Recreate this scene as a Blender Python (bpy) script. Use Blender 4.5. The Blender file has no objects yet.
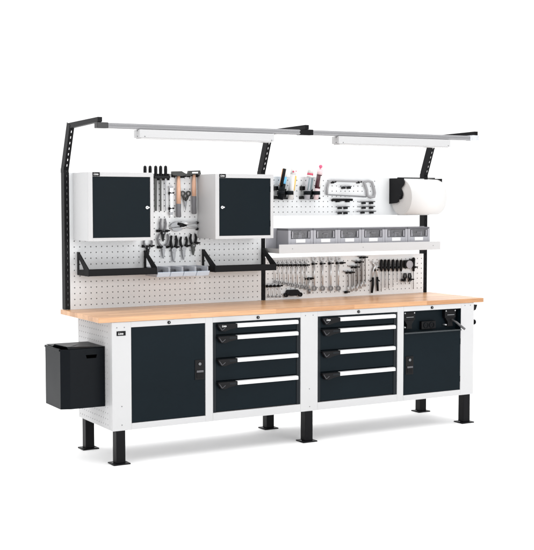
import bpy, bmesh, math, random
from mathutils import Vector, Matrix
random.seed(4)
sc = bpy.context.scene
C = sc.collection
PI = math.pi

# ---------------------------------------------------------------- camera data
CAM = Vector((-2.6148, -6.5683, 1.6094)); YAW = .5229; PITCH = .0624; FPX = 1165.18
FW = Vector((math.sin(YAW)*math.cos(PITCH), math.cos(YAW)*math.cos(PITCH), -math.sin(PITCH)))
RT = FW.cross(Vector((0, 0, 1))).normalized(); UP = RT.cross(FW)
def T(px, py, y=.600):
    """photo point -> (x, z) on the real plane of the tool boards"""
    d = FW + RT*(px-267)/FPX - UP*(py-275)/FPX
    p = CAM + d*((y-CAM.y)/d.y)
    return p.x, p.z

# ---------------------------------------------------------------- materials
def mat(name, col, rough=.5, metal=0, spec=.5, bump=0, bscale=400, alpha=1, var=0, trans=0, coat=0):
    m = bpy.data.materials.new(name); m.use_nodes = True
    nt = m.node_tree; b = nt.nodes['Principled BSDF']
    b.inputs['Base Color'].default_value = (*col, 1)
    b.inputs['Roughness'].default_value = rough
    b.inputs['Metallic'].default_value = metal
    b.inputs['Specular IOR Level'].default_value = spec
    b.inputs['Transmission Weight'].default_value = trans
    b.inputs['Coat Weight'].default_value = coat
    tc = nt.nodes.new('ShaderNodeTexCoord')
    if var:
        n = nt.nodes.new('ShaderNodeTexNoise'); n.inputs['Scale'].default_value = 3.5; n.inputs['Detail'].default_value = 6
        nt.links.new(tc.outputs['Object'], n.inputs['Vector'])
        mr = nt.nodes.new('ShaderNodeMapRange'); mr.inputs['To Min'].default_value = 1-var; mr.inputs['To Max'].default_value = 1+var
        mr.inputs['From Min'].default_value = .3; mr.inputs['From Max'].default_value = .7
        nt.links.new(n.outputs['Fac'], mr.inputs['Value'])
        mx = nt.nodes.new('ShaderNodeVectorMath'); mx.operation = 'SCALE'; mx.inputs[0].default_value = col
        nt.links.new(mr.outputs['Result'], mx.inputs['Scale']); nt.links.new(mx.outputs[0], b.inputs['Base Color'])
        r2 = nt.nodes.new('ShaderNodeMapRange'); r2.inputs['To Min'].default_value = rough*.85; r2.inputs['To Max'].default_value = min(1, rough*1.15)
        nt.links.new(n.outputs['Fac'], r2.inputs['Value']); nt.links.new(r2.outputs['Result'], b.inputs['Roughness'])
    if bump:
        n = nt.nodes.new('ShaderNodeTexNoise'); n.inputs['Scale'].default_value = bscale; n.inputs['Detail'].default_value = 2
        nt.links.new(tc.outputs['Object'], n.inputs['Vector'])
        bp = nt.nodes.new('ShaderNodeBump'); bp.inputs['Strength'].default_value = bump; bp.inputs['Distance'].default_value = .0006
        nt.links.new(n.outputs['Fac'], bp.inputs['Height']); nt.links.new(bp.outputs['Normal'], b.inputs['Normal'])
    return m

WHITE = mat('white powder coat', (.51, .51, .515), .42, spec=.3, bump=.15, var=.012)
BOARD = mat('light grey pegboard paint', (.725, .738, .748), .5, spec=.2, bump=.15, var=.012)
HOLE = mat('hole backing', (.38, .38, .385), .9, spec=.1)
DARK = mat('anthracite powder coat', (.0045, .0090, .0125), .42, spec=.07, bump=.25, var=.08)
DARKJ = mat('anthracite jamb', (.006, .009, .012), .5, spec=.2, bump=.2)
BLACK = mat('black steel', (.005, .005, .006), .42, spec=.10, bump=.2, var=.1)
BINM = mat('black bin sheet', (.004, .0055, .0075), .38, spec=.085, bump=.2, var=.08)
PLASTIC = mat('black plastic', (.005, .005, .006), .38, spec=.14)
OLIVE = mat('dark forged steel', (.030, .031, .029), .4, metal=.4, spec=.5, var=.2)
ALU = mat('aluminium profile', (.29, .29, .30), .5, metal=0, spec=.3, var=.02)
BRK = mat('dark grey bracket', (.028, .028, .029), .4, spec=.3)
SLOTM = mat('painted slot dark', (.0006, .0006, .0006), .9, spec=0)
LEDGE = mat('dark grey ledge', (.035, .042, .047), .35, spec=.3)
STRIP = mat('white handle strip', (.72, .72, .73), .35, spec=.4)
LAMPM = mat('lamp housing white', (.49, .49, .495), .4, spec=.3)
DIFF = mat('lamp diffuser', (.55, .55, .555), .25, spec=.5)
CHROME = mat('chrome steel', (.52, .53, .545), .24, metal=.42, spec=.5, var=.1)
STEEL = mat('dull steel', (.20, .205, .215), .30, metal=.45, spec=.5, var=.1)
GREY = mat('grey grip', (.15, .15, .16), .5, spec=.3)
SMOKE = mat('smoky grey plastic', (.36, .36, .39), .3, spec=.5)
SMOKET = mat('dark smoky top', (.12, .12, .135), .3, spec=.5)
WINDOW = mat('clear smoky window', (.62, .62, .66), .08, spec=.6, trans=.92)
SMOKED = mat('smoked window plastic', (.075, .075, .085), .22, spec=.5)
CLEAR = mat('milky clear plastic', (.72, .74, .79), .22, spec=.5, trans=.35)
BLUEW = mat('pale blue front plastic', (.66, .78, .92), .25, spec=.5, trans=.2)
PAPER = mat('paper', (.66, .655, .65), .9, spec=.1, bump=.3, bscale=120)
PAPERE = mat('paper roll end', (.55, .535, .525), .95, spec=.05)
INK = mat('white print', (.75, .75, .75), .5, spec=.2)
LABELK = mat('black label', (.004, .004, .005), .4, spec=.12)
DSTEEL = mat('dark steel rod', (.10, .10, .105), .4, metal=.3)
PINK = mat('pink cap', (.62, .10, .20), .4)
PALEPINK = mat('pale pink plastic', (.66, .52, .54), .4)
REDP = mat('red print', (.55, .06, .12), .4)
MAROON = mat('maroon print', (.06, .012, .02), .4)
ORANGE = mat('orange print', (.55, .24, .08), .4)
BLUE = mat('blue print', (.12, .42, .68), .4)
YELLOW = mat('yellow print', (.66, .45, .10), .4)
WPLAS = mat('white tube plastic', (.64, .63, .62), .35)
TEAL = mat('grey green print', (.17, .23, .25), .4)
FLOOR = mat('studio floor white', (.93, .93, .93), .8, spec=.1, bump=.1, bscale=30)

def wood(name, c1, c2, grain=(1.2, 22, 22), rough=.30, strip=.045):
    m = bpy.data.materials.new(name); m.use_nodes = True
    nt = m.node_tree; N = nt.nodes; L = nt.links; b = N['Principled BSDF']
    tc = N.new('ShaderNodeTexCoord'); sep = N.new('ShaderNodeSeparateXYZ'); L.new(tc.outputs['Object'], sep.inputs[0])
    # glued staves: one number per stave drives a small tone shift
    dv = N.new('ShaderNodeMath'); dv.operation = 'DIVIDE'; dv.inputs[1].default_value = strip; L.new(sep.outputs['Y'], dv.inputs[0])
    fl = N.new('ShaderNodeMath'); fl.operation = 'FLOOR'; L.new(dv.outputs[0], fl.inputs[0])
    off = N.new('ShaderNodeMath'); off.operation = 'MULTIPLY'; off.inputs[1].default_value = .371; L.new(fl.outputs[0], off.inputs[0])
    xx = N.new('ShaderNodeMath'); xx.operation = 'ADD'; L.new(sep.outputs['X'], xx.inputs[0]); L.new(off.outputs[0], xx.inputs[1])
    xd = N.new('ShaderNodeMath'); xd.operation = 'DIVIDE'; xd.inputs[1].default_value = .62; L.new(xx.outputs[0], xd.inputs[0])
    xf = N.new('ShaderNodeMath'); xf.operation = 'FLOOR'; L.new(xd.outputs[0], xf.inputs[0])
    cb = N.new('ShaderNodeCombineXYZ'); L.new(xf.outputs[0], cb.inputs[0]); L.new(fl.outputs[0], cb.inputs[1])
    wn = N.new('ShaderNodeTexWhiteNoise'); wn.noise_dimensions = '3D'; L.new(cb.outputs[0], wn.inputs['Vector'])
    mp = N.new('ShaderNodeMapping'); mp.inputs['Scale'].default_value = grain; L.new(tc.outputs['Object'], mp.inputs['Vector'])
    ad = N.new('ShaderNodeVectorMath'); ad.operation = 'ADD'; L.new(mp.outputs[0], ad.inputs[0]); L.new(wn.outputs['Color'], ad.inputs[1])
    n = N.new('ShaderNodeTexNoise'); n.inputs['Scale'].default_value = 4; n.inputs['Detail'].default_value = 8; n.inputs['Roughness'].default_value = .6; n.inputs['Distortion'].default_value = .6
    L.new(ad.outputs[0], n.inputs['Vector'])
    m1 = N.new('ShaderNodeMath'); m1.operation = 'MULTIPLY_ADD'; m1.inputs[1].default_value = .45; L.new(wn.outputs['Value'], m1.inputs[0])
    ms = N.new('ShaderNodeMath'); ms.operation = 'MULTIPLY'; ms.inputs[1].default_value = .75; L.new(n.outputs['Fac'], ms.inputs[0]); L.new(ms.outputs[0], m1.inputs[2])
    cr = N.new('ShaderNodeValToRGB'); cr.color_ramp.elements[0].position = .25; cr.color_ramp.elements[0].color = (*c1, 1)
    cr.color_ramp.elements[1].position = .85; cr.color_ramp.elements[1].color = (*c2, 1)
    L.new(m1.outputs[0], cr.inputs['Fac']); L.new(cr.outputs['Color'], b.inputs['Base Color'])
    b.inputs['Roughness'].default_value = rough; b.inputs['Specular IOR Level'].default_value = .6
    bp = N.new('ShaderNodeBump'); bp.inputs['Strength'].default_value = .12; bp.inputs['Distance'].default_value = .001
    L.new(n.outputs['Fac'], bp.inputs['Height']); L.new(bp.outputs['Normal'], b.inputs['Normal'])
    return m
BEECH = wood('beech worktop', (.38, .185, .082), (.66, .385, .205))
HANDLEW = wood('pale wooden handle', (.62, .36, .24), (.74, .47, .34), grain=(22, 22, 1.5), strip=.5)

# ---------------------------------------------------------------- mesh building
class MB:
    def __init__(s): s.bm = bmesh.new()
    def _merge(s, b2):
        me = bpy.data.meshes.new('t'); b2.to_mesh(me); b2.free(); s.bm.from_mesh(me); bpy.data.meshes.remove(me)
    def box(s, x0, x1, y0, y1, z0, z1, bev=0, seg=2):
        b = bmesh.new(); bmesh.ops.create_cube(b, size=1)
        for v in b.verts:
            v.co = Vector(((x0+x1)/2+v.co.x*(x1-x0), (y0+y1)/2+v.co.y*(y1-y0), (z0+z1)/2+v.co.z*(z1-z0)))
        if bev:
            bmesh.ops.bevel(b, geom=b.edges[:], offset=min(bev, .45*min(abs(x1-x0), abs(y1-y0), abs(z1-z0))), segments=seg, affect='EDGES', profile=.6)
            for f in b.faces: f.smooth = False
        s._merge(b); return s
    def cyl(s, p0, p1, r0, r1=None, seg=16, smooth=True):
        r1 = r0 if r1 is None else r1
        p0, p1 = Vector(p0), Vector(p1); d = (p1-p0); a = d.normalized().orthogonal().normalized(); b_ = d.normalized().cross(a)
        b = bmesh.new(); R = []
        for p, r in ((p0, r0), (p1, r1)):
            R.append([b.verts.new(p+(a*math.cos(2*PI*i/seg)+b_*math.sin(2*PI*i/seg))*r) for i in range(seg)])
        for i in range(seg):
            f = b.faces.new((R[0][i], R[0][(i+1) % seg], R[1][(i+1) % seg], R[1][i])); f.smooth = smooth
        b.faces.new(R[0][::-1]); b.faces.new(R[1])
        bmesh.ops.recalc_face_normals(b, faces=b.faces[:]); s._merge(b); return s
    def tube(s, pts, r, seg=10, flat=1.0):
        """round bar through pts; r a number or one radius per point; flat squashes it along y"""
        pts = [Vector(p) for p in pts]; n = len(pts); rr = r if isinstance(r, (list, tuple)) else [r]*n
        b = bmesh.new(); R = []; ref = Vector((0, 1, 0))
        for i, p in enumerate(pts):
            t = (pts[min(i+1, n-1)]-pts[max(i-1, 0)]).normalized()
            a = ref - t*ref.dot(t)
            if a.length < 1e-3: a = t.orthogonal()
            a.normalize(); c = t.cross(a)
            R.append([b.verts.new(p+a*math.cos(2*PI*k/seg)*rr[i]*flat+c*math.sin(2*PI*k/seg)*rr[i]) for k in range(seg)])
        for i in range(n-1):
            for k in range(seg):
                f = b.faces.new((R[i][k], R[i][(k+1) % seg], R[i+1][(k+1) % seg], R[i+1][k])); f.smooth = True
        b.faces.new(R[0][::-1]); b.faces.new(R[-1])
        bmesh.ops.recalc_face_normals(b, faces=b.faces[:]); s._merge(b); return s
    def prism(s, pts, a0, a1, ax='y', bev=0):
        """pts: outline in the two other axes (x,z for y; y,z for x; x,y for z)"""
        b = bmesh.new()
        def P(p, a): return {'y': (p[0], a, p[1]), 'x': (a, p[0], p[1]), 'z': (p[0], p[1], a)}[ax]
        A = [b.verts.new(P(p, a0)) for p in pts]; B = [b.verts.new(P(p, a1)) for p in pts]; n = len(pts)
        b.faces.new(A); b.faces.new(B[::-1])
        for i in range(n): b.faces.new((A[i], B[i], B[(i+1) % n], A[(i+1) % n]))
        bmesh.ops.recalc_face_normals(b, faces=b.faces[:])
        if bev: bmesh.ops.bevel(b, geom=b.edges[:], offset=bev, segments=2, affect='EDGES', profile=.6)
        s._merge(b); return s
    def ring(s, c, ro, ri, y0, y1, seg=24, ax='y', a0=0, a1=2*PI):
        """flat washer (or an arc of one) about c=(u,v), extruded along ax"""
        b = bmesh.new(); full = abs(a1-a0-2*PI) < 1e-6; n = seg if full else seg+1
        def P(u, v, a): return {'y': (u, a, v), 'x': (a, u, v), 'z': (u, v, a)}[ax]
        V = []
        for i in range(n):
            t = a0+(a1-a0)*i/seg; cs, sn = math.cos(t), math.sin(t)
            V.append([b.verts.new(P(c[0]+cs*r, c[1]+sn*r, a)) for r, a in ((ro, y0), (ro, y1), (ri, y1), (ri, y0))])
        for i in range(seg):
            A, B = V[i], V[(i+1) % n]
            for k in range(4):
                f = b.faces.new((A[k], A[(k+1) % 4], B[(k+1) % 4], B[k])); f.smooth = k in (0, 2)
        if not full: b.faces.new(V[0]); b.faces.new(V[-1][::-1])
        bmesh.ops.recalc_face_normals(b, faces=b.faces[:]); s._merge(b); return s
    def ball(s, c, r, sx=1, sy=1, sz=1):
        b = bmesh.new(); bmesh.ops.create_uvsphere(b, u_segments=16, v_segments=10, radius=r)
        for v in b.verts: v.co = Vector((c[0]+v.co.x*sx, c[1]+v.co.y*sy, c[2]+v.co.z*sz))
        for f in b.faces: f.smooth = True
        s._merge(b); return s
    def perf(s, u0, u1, v0, v1, pitch, hole, margin, P, th, frame=True):
        """sheet with real square holes; P(u,v,d) maps to space, d = depth from the front"""
        b = bmesh.new()
        def axis(a0, a1):
            n = int((a1-a0-2*margin)/pitch)+1; st = (a0+a1)/2-(n-1)*pitch/2; L = [a0]; H = []
            for i in range(n):
                H.append(len(L)); L += [st+i*pitch-hole/2, st+i*pitch+hole/2]
            L.append(a1); return L, set(H)
        U, HU = axis(u0, u1); Vv, HV = axis(v0, v1)
        G = [[b.verts.new(P(u, v, 0)) for v in Vv] for u in U]
        K = {}
        def back(i, j):
            if (i, j) not in K: K[(i, j)] = b.verts.new(P(U[i], Vv[j], th))
            return K[(i, j)]
        for i in range(len(U)-1):
            for j in range(len(Vv)-1):
                q = [(i, j), (i+1, j), (i+1, j+1), (i, j+1)]
                if i in HU and j in HV:
                    for k in range(4):
                        (a, c), (d, e) = q[k], q[(k+1) % 4]
                        b.faces.new((G[a][c], back(a, c), back(d, e), G[d][e]))
                else: b.faces.new([G[a][c] for a, c in q])
        ni, nj = len(U)-1, len(Vv)-1
        s._merge(b); return s
    def build(s, name, m, parent=None):
        org = Vector(parent['_o']) if parent else Vector((0, 0, 0))
        for v in s.bm.verts: v.co -= org
        me = bpy.data.meshes.new(name); s.bm.to_mesh(me); s.bm.free()
        me.materials.append(m)
        o = bpy.data.objects.new(name, me); C.objects.link(o)
        if parent: o.parent = parent; o['_o'] = tuple(org)
        else: o['_o'] = (0., 0., 0.)
        return o

def tag(o, label=None, cat=None, group=None, kind=None):
    if label: o['label'] = label
    if cat: o['category'] = cat
    if group: o['group'] = group
    if kind: o['kind'] = kind
    return o
def thing(name, loc, label, cat, group=None):
    o = bpy.data.objects.new(name, None); C.objects.link(o); o.empty_display_size = .05
    o.location = loc; o['_o'] = tuple(float(a) for a in loc)
    return tag(o, label, cat, group)
def dup(src, loc, label, parent=None):
    c = src.copy(); C.objects.link(c)
    if parent: c.parent = parent
    else:
        c.location = loc
        if label: c['label'] = label
    for ch in list(src.children): dup(ch, None, None, c)
    return c
def writing(txt, x, y, z, h, m, parent, name='lettering', shear=.25, squash=1.0):
    cu = bpy.data.curves.new('txt', 'FONT'); cu.body = txt; cu.size = h*1.38; cu.shear = shear; cu.extrude = .0004; cu.offset = h*.02
    cu.resolution_u = 3
    t = bpy.data.objects.new('txt', cu); C.objects.link(t)
    bpy.context.view_layer.update()
    me = bpy.data.meshes.new_from_object(t.evaluated_get(bpy.context.evaluated_depsgraph_get()))
    bpy.data.objects.remove(t); bpy.data.curves.remove(cu)
    bm = bmesh.new(); bm.from_mesh(me); bpy.data.meshes.remove(me)
    for v in bm.verts: v.co = Vector((x+v.co.x*squash, y-v.co.z, z+v.co.y))
    mb = MB(); mb.bm.free(); mb.bm = bm
    return mb.build(name, m, parent)

# ================================================================ the setting
fl = MB(); fl.prism([(-7, -7), (9, -7), (9, 5.5), (-7, 5.5)], -.05, 0, 'z')
tag(fl.build('floor', FLOOR), kind='structure')

# ================================================================ the workbench
WB = thing('workbench', (0, 0, 0), 'long white and anthracite steel workbench with beech top, six feet and perforated back boards', 'workbench')
YF = .005
m = MB(); m.box(0, 3, 0, .667, .880, .911, .003); m.build('worktop', BEECH, WB)

# carcass
m = MB()
posts = [(.086, .213), (.723, .776), (1.433, 1.568), (2.228, 2.282), (2.794, 2.914)]
for a, b in posts: m.box(a, b, YF, .05, .21, .879, .0015, 1)
for i in range(4):
    a, b = posts[i][1], posts[i+1][0]
    zb = .262 if i in (1, 2) else .25
    m.box(a, b, YF+.0005, .045, .844, .8785); m.box(a, b, YF+.0005, .045, .2105, zb)
m.box(2.909, 2.9135, .05, .58, .2105, .8785); m.box(.0905, 2.909, .5755, .58, .2105, .8785); m.box(.0905, 2.909, .05, .575, .2105, .2145)
for a in (.749, 1.45, 1.55, 2.255): m.box(a-.002, a+.002, .05, .575, .2146, .878)
m.build('carcass', WHITE, WB)
m = MB()
m.perf(.052, .5795, .2105, .8785, .036, .008, .022, lambda u, v, d: (.087+d, u, v), .002)
m.build('side_panel', WHITE, WB)
m = MB(); m.box(.0885, .0905, .052, .5755, .2146, .8785); m.build('side_backing', HOLE, WB)

# screws and locks on the frame
for x, z in ((.119, .846), (.168, .846), (.148, .36), (.148, .245), (1.47, .855), (1.53, .855), (1.502, .36), (1.505, .24), (2.83, .862), (2.88, .862)):
    m = MB(); m.cyl((x, YF-.001, z), (x, YF+.002, z), .0035, seg=10); m.build('screw', GREY, WB)
for x in (.468, 1.106, 1.897, 2.529):
    m = MB(); m.cyl((x, YF-.006, .861), (x, YF+.002, .861), .010, seg=16); l = m.build('lock', LABELK, WB)
    m = MB(); m.box(x-.001, x+.001, YF-.0068, YF-.005, .856, .866); m.build('keyhole', CHROME, l)
m = MB(); m.box(.117, .176, YF-.003, YF+.001, .796, .824, .001, 1); l = m.build('name_plate', LABELK, WB)
writing('Lista', .125, YF-.0032, .803, .0135, INK, l)

# doors
def door(x0, x1, z0, z1, hx, hz0, hz1, left):
    m = MB(); m.box(x0+.002, x1-.002, .0085, .030, z0+.002, z1-.002, .001, 1); d = m.build('door', DARK, WB)
    m = MB(); m.box(hx-.033, hx+.033, .004, .0086, hz0, hz1, .002); h = m.build('handle', PLASTIC, d)
    zm = hz0+(hz1-hz0)*.42
    m = MB()
    m.box(hx-.022, hx+.022, .0012, .0042, hz0+.012, hz0+.046, .002); m.build('recess_pull', LABELK, h)
    m = MB(); m.box(hx-.024, hx+.024, -.004, .0042, hz0+.047, hz0+.060, .002); m.build('grip_lip', SMOKED, h)
    m = MB(); m.cyl((hx, -.001, hz1-.026), (hx, .005, hz1-.026), .009, seg=16); k = m.build('key_lock', STEEL, h)
    m = MB(); m.box(hx-.001, hx+.001, -.0018, 0, hz1-.031, hz1-.021); m.build('keyhole', LABELK, k)
    for z in (z0+.08, z1-.08):
        xx = x0+.001 if left else x1-.001
        m = MB(); m.cyl((xx, .009, z-.02), (xx, .009, z+.02), .003, seg=8); m.build('hinge', DARKJ, d)
door(.213, .723, .25, .844, .681, .485, .612, True)
door(2.282, 2.794, .25, .684, 2.335, .395, .525, False)

# drawers
def drawers(x0, x1):
    m = MB()
    m.box(x0+.0005, x0+.024, .010, .05, .2625, .8435); m.box(x1-.028, x1-.0005, .010, .05, .2625, .8435); m.box(x0+.024, x1-.028, .046, .05, .2625, .8435)
    m.build('drawer_frame', DARKJ, WB)
    a, b = x0+.026, x1-.030
    hs = a+.141
    for i, (z0, z1, zh) in enumerate(((.764, .842, .831), (.614, .759, .755), (.466, .609, .607), (.268, .461, .459))):
        m = MB(); m.box(a, b, .0125, .040, z0, z1, .001, 1); d = m.build('drawer', DARK, WB)
        m = MB(); m.prism([(.0124, zh), (-.012, zh-.001), (-.018, zh-.006), (-.018, zh-.024), (-.014, zh-.026), (.0124, zh-.006)], hs, b-.001, 'x', .0008)
        m.build('handle', STRIP, d)
        m = MB()
        m.prism([(a+.001, zh), (hs-.0005, zh), (hs-.0005, zh-.027), (a+.085, zh-.036), (a+.050, zh-.047), (a+.022, zh-.043), (a+.001, zh-.012)], -.0195, .0124, 'y', .003)
        g = m.build('label_holder', PLASTIC, d)
        m = MB(); m.prism([(a+.006, zh-.010), (a+.009, zh-.010), (a+.030, zh-.038), (a+.026, zh-.038)], -.0208, -.0194, 'y')
        m.prism([(a+.026, zh-.038), (a+.030, zh-.038), (a+.052, zh-.022), (a+.050, zh-.020)], -.0208, -.0194, 'y'); m.build('edge_highlight', SMOKED, g)  # painted highlight of the grip's edges, two strokes forming a V
        if i == 0: writing('Lista', a+.026, -.0212, zh-.0165, .0125, INK, g)
        else:
            m = MB(); m.box(hs-.060, hs-.008, -.0204, -.0194, zh-.019, zh-.008); m.build('label_strip', DARKJ, g)
drawers(.776, 1.433); drawers(1.568, 2.228)

# right-hand service niche with sockets and brackets
m = MB(); m.box(2.2835, 2.7925, .062, .066, .686, .8435); m.box(2.2823, 2.2845, .006, .066, .686, .8435); m.box(2.7910, 2.7938, .006, .066, .686, .8435); m.box(2.2846, 2.7909, .006, .0619, .8405, .8438)
m.build('service_panel', DARK, WB)
m = MB(); m.box(2.284, 2.792, -.004, .0615, .6855, .6895, .001, 1); m.box(2.284, 2.792, -.006, -.0035, .684, .693, .001, 1)
t = m.build('service_ledge', LEDGE, WB)
for xc in (2.350, 2.716):
    m = MB(); m.box(xc-.050, xc+.050, .028, .062, .778, .838, .004); m.prism([(xc-.044, .778), (xc+.044, .778), (xc+.020, .745), (xc+.026, .715), (xc-.026, .715), (xc-.020, .745)], .030, .062, 'y', .003)
    br = m.build('bracket', PLASTIC, WB)
    m = MB(); m.box(xc-.032, xc+.032, .022, .029, .796, .802, .001, 1); m.build('slot', STEEL, br)
    for sx in (-.041, .041):
        m = MB(); m.cyl((xc+sx, .025, .828), (xc+sx, .029, .828), .005, seg=10); m.build('screw', CHROME, br)
    m = MB(); m.cyl((xc-.041, .025, .728), (xc-.041, .062, .728), .005, seg=10); m.build('screw', CHROME, br)
m = MB(); m.box(2.462, 2.588, .034, .062, .704, .762, .004); so = m.build('socket_block', PLASTIC, WB)
for xc in (2.500, 2.552):
    m = MB(); m.ring((xc, .733), .022, .017, .029, .036); m.cyl((xc, .0345, .733), (xc, .0325, .733), .006, seg=10); m.build('socket', BINM, so)
m = MB(); m.tube([(2.728, .03, .765), (2.742, -.01, .745), (2.764, -.05, .712), (2.775, -.065, .698)], [.006, .008, .0085, .008], 12)
m.build('lever', DSTEEL, WB)
# fittings on the right side
m = MB(); m.prism([(2.9145, .866), (2.952, .862), (2.938, .826), (2.9145, .818)], .012, .05, 'y', .002); m.build('side_hook', PLASTIC, WB)
m = MB(); m.cyl((2.9145, .03, .735), (2.93, .03, .735), .012, seg=14); m.cyl((2.93, .03, .735), (2.942, .03, .735), .021, .018, seg=18); m.build('side_knob', PLASTIC, WB)

# legs
for x in (.141, 1.501, 2.858):
    for y in (.037, .553):
        m = MB(); m.box(x-.030, x+.030, y-.030, y+.030, .008, .2095, .003); l = m.build('leg', BLACK, WB)
        m = MB(); m.box(x-.056, x+.056, y-.050, y+.050, .0005, .008, .002, 1); p = m.build('foot_plate', BLACK, l)
        for sx in (-.044, .044):
            mm = MB(); mm.cyl((x+sx, y, .008), (x+sx, y, .012), .005, seg=6, smooth=False); mm.build('bolt', STEEL, p)

# uprights: L-shaped slotted steel with a leaning neck and an arm
def upright(x0, w=.033):
    """web on the left, slotted front flange; then neck and arm"""
    m = MB()
    def seg(p, q, dep=.056, solid=False):
        p, q = Vector(p), Vector(q)     # front edge line in (y,z)
        d = (q-p); L = d.length; d.normalize(); nrm = Vector((d.y, -d.x))       # towards the back
        def P(x, s, t): v = p+d*s+nrm*t; return (x, v.x, v.y)
        def slab(xa, xb, s0, s1, t0, t1):
            b = bmesh.new(); V = [b.verts.new(P(x, s, t)) for x in (xa, xb) for s in (s0, s1) for t in (t0, t1)]
            for f in ((0, 1, 3, 2), (4, 6, 7, 5), (0, 4, 5, 1), (2, 3, 7, 6), (0, 2, 6, 4), (1, 5, 7, 3)): b.faces.new([V[i] for i in f])
            bmesh.ops.recalc_face_normals(b, faces=b.faces[:]); m._merge(b)
        slab(x0, x0+.003, 0, L, 0, dep)
        slab(x0+.003, x0+.0145, 0, L, .0005, .004); slab(x0+w-.0125, x0+w, 0, L, .0005, .004)
        if solid: slab(x0+.0145, x0+w-.0125, 0, L, .006, .008)
        s = 0
        while s < L-.01:
            slab(x0+.0145, x0+w-.0125, s, min(s+.022, L), .0005, .004); s += .038
        if solid: slab(x0+w-.003, x0+w, 0, L, .004, dep*.55)
    seg((.620, .912), (.620, 1.820), solid=True); seg((.6193, 1.8175), (.505, 2.098))
    m.prism([(.6215, 1.80), (.676, 1.80), (.676, 1.822), (.662, 1.846), (.6125, 1.838), (.6205, 1.82)], x0-.0015, x0-.0002, 'x'); m.box(x0+.004, x0+w-.004, .623, .640, 1.812, 1.8185)
    o = m.build('upright', BLACK, WB)
    m = MB(); m.prism([(.566, 2.094), (.552, 2.113), (.035, 2.121), (.035, 2.0925), (.495, 2.080), (.560, 2.076)], x0+.002, x0+w-.002, 'x', .001)
    a = m.build('arm', BLACK, o)
    return o
for x0 in (.017, 1.4815, 2.926): upright(x0)

# light rail
m = MB()
for a, b in ((.086, 1.443), (1.545, 2.884)):
    m.box(a, b, .035, .075, .0+2.056, 2.088, .003); m.box(a, b, .030, .0349, 2.060, 2.066); m.box(a, b, .030, .0349, 2.078, 2.084)
m.build('light_rail', ALU, WB)
m = MB(); m.box(.014, .0855, .032, .080, 2.055, 2.090, .003); m.box(.0195, .048, .05, .10, 2.0905, 2.099, .002); m.build('rail_bracket', BRK, WB)
m = MB(); m.box(1.4435, 1.5445, .030, .080, 2.054, 2.091, .003); m.build('rail_bracket', BLACK, WB)
m = MB(); m.box(2.8845, 2.91, .030, .080, 2.053, 2.091, .003); m.box(2.911, 2.968, .032, .08, 2.055, 2.094, .005); m.build('rail_bracket', CLEAR, WB)

# back boards
def board(x0, x1, z0, z1, xp=None):
    xp = xp or x1
    m = MB(); m.perf(x0, xp, z0, z1, .038, .0072, .018, lambda u, v, d: (u, .620+d, v), .002)
    if xp < x1: m.box(xp+.0005, x1-.0022, .6203, .622, z0, z1-.0022)
    m.box(x0, x0+.002, .6202, .640, z0, z1); m.box(x1-.002, x1, .6202, .640, z0, z1); m.box(x0+.002, x1-.002, .6202, .640, z1-.002, z1)
    p = m.build('back_board', BOARD, WB)
    m = MB(); m.box(x0+.004, x1-.004, .630, .634, z0+.004, z1-.004); m.build('board_backing', HOLE, p)
board(.0515, 1.4805, .912, 1.801); board(1.5165, 2.924, 1.512, 1.793, 2.492); board(1.5165, 2.924, .912, 1.213)

# ================================================================ lamps under the rail
def lamp(x0, x1, label):
    t = thing('work_lamp', ((x0+x1)/2, .06, 2.055), label, 'lamp', 'lamps under the light rail')
    m = MB(); m.box(x0, x1, .018, .108, 2.004, 2.0545, .004); m.build('housing', LAMPM, t)
    m = MB(); m.box(x0+.012, x1-.012, .026, .100, 1.998, 2.0042, .002); m.build('diffuser', DIFF, t)
    for z in (2.012, 2.047):
        m = MB(); m.cyl((x0-.002, .05, z), (x0+.001, .05, z), .004, seg=8); m.build('screw', GREY, t)
    m = MB(); m.cyl((x1-.02, .0165, 2.011), (x1-.02, .019, 2.011), .0035, seg=8); m.build('screw', GREY, t)
    m = MB(); m.cyl((x0+.035, .0165, 2.011), (x0+.035, .019, 2.011), .0035, seg=8); m.build('screw', GREY, t)
    return t
l1 = lamp(.284, 1.237, 'long white lamp under the left half of the light rail, above the two cabinets')
dup(l1, (l1.location.x+1.456, .06, 2.055), 'long white lamp under the right half of the light rail, above paper roll and hacksaw')

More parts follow.
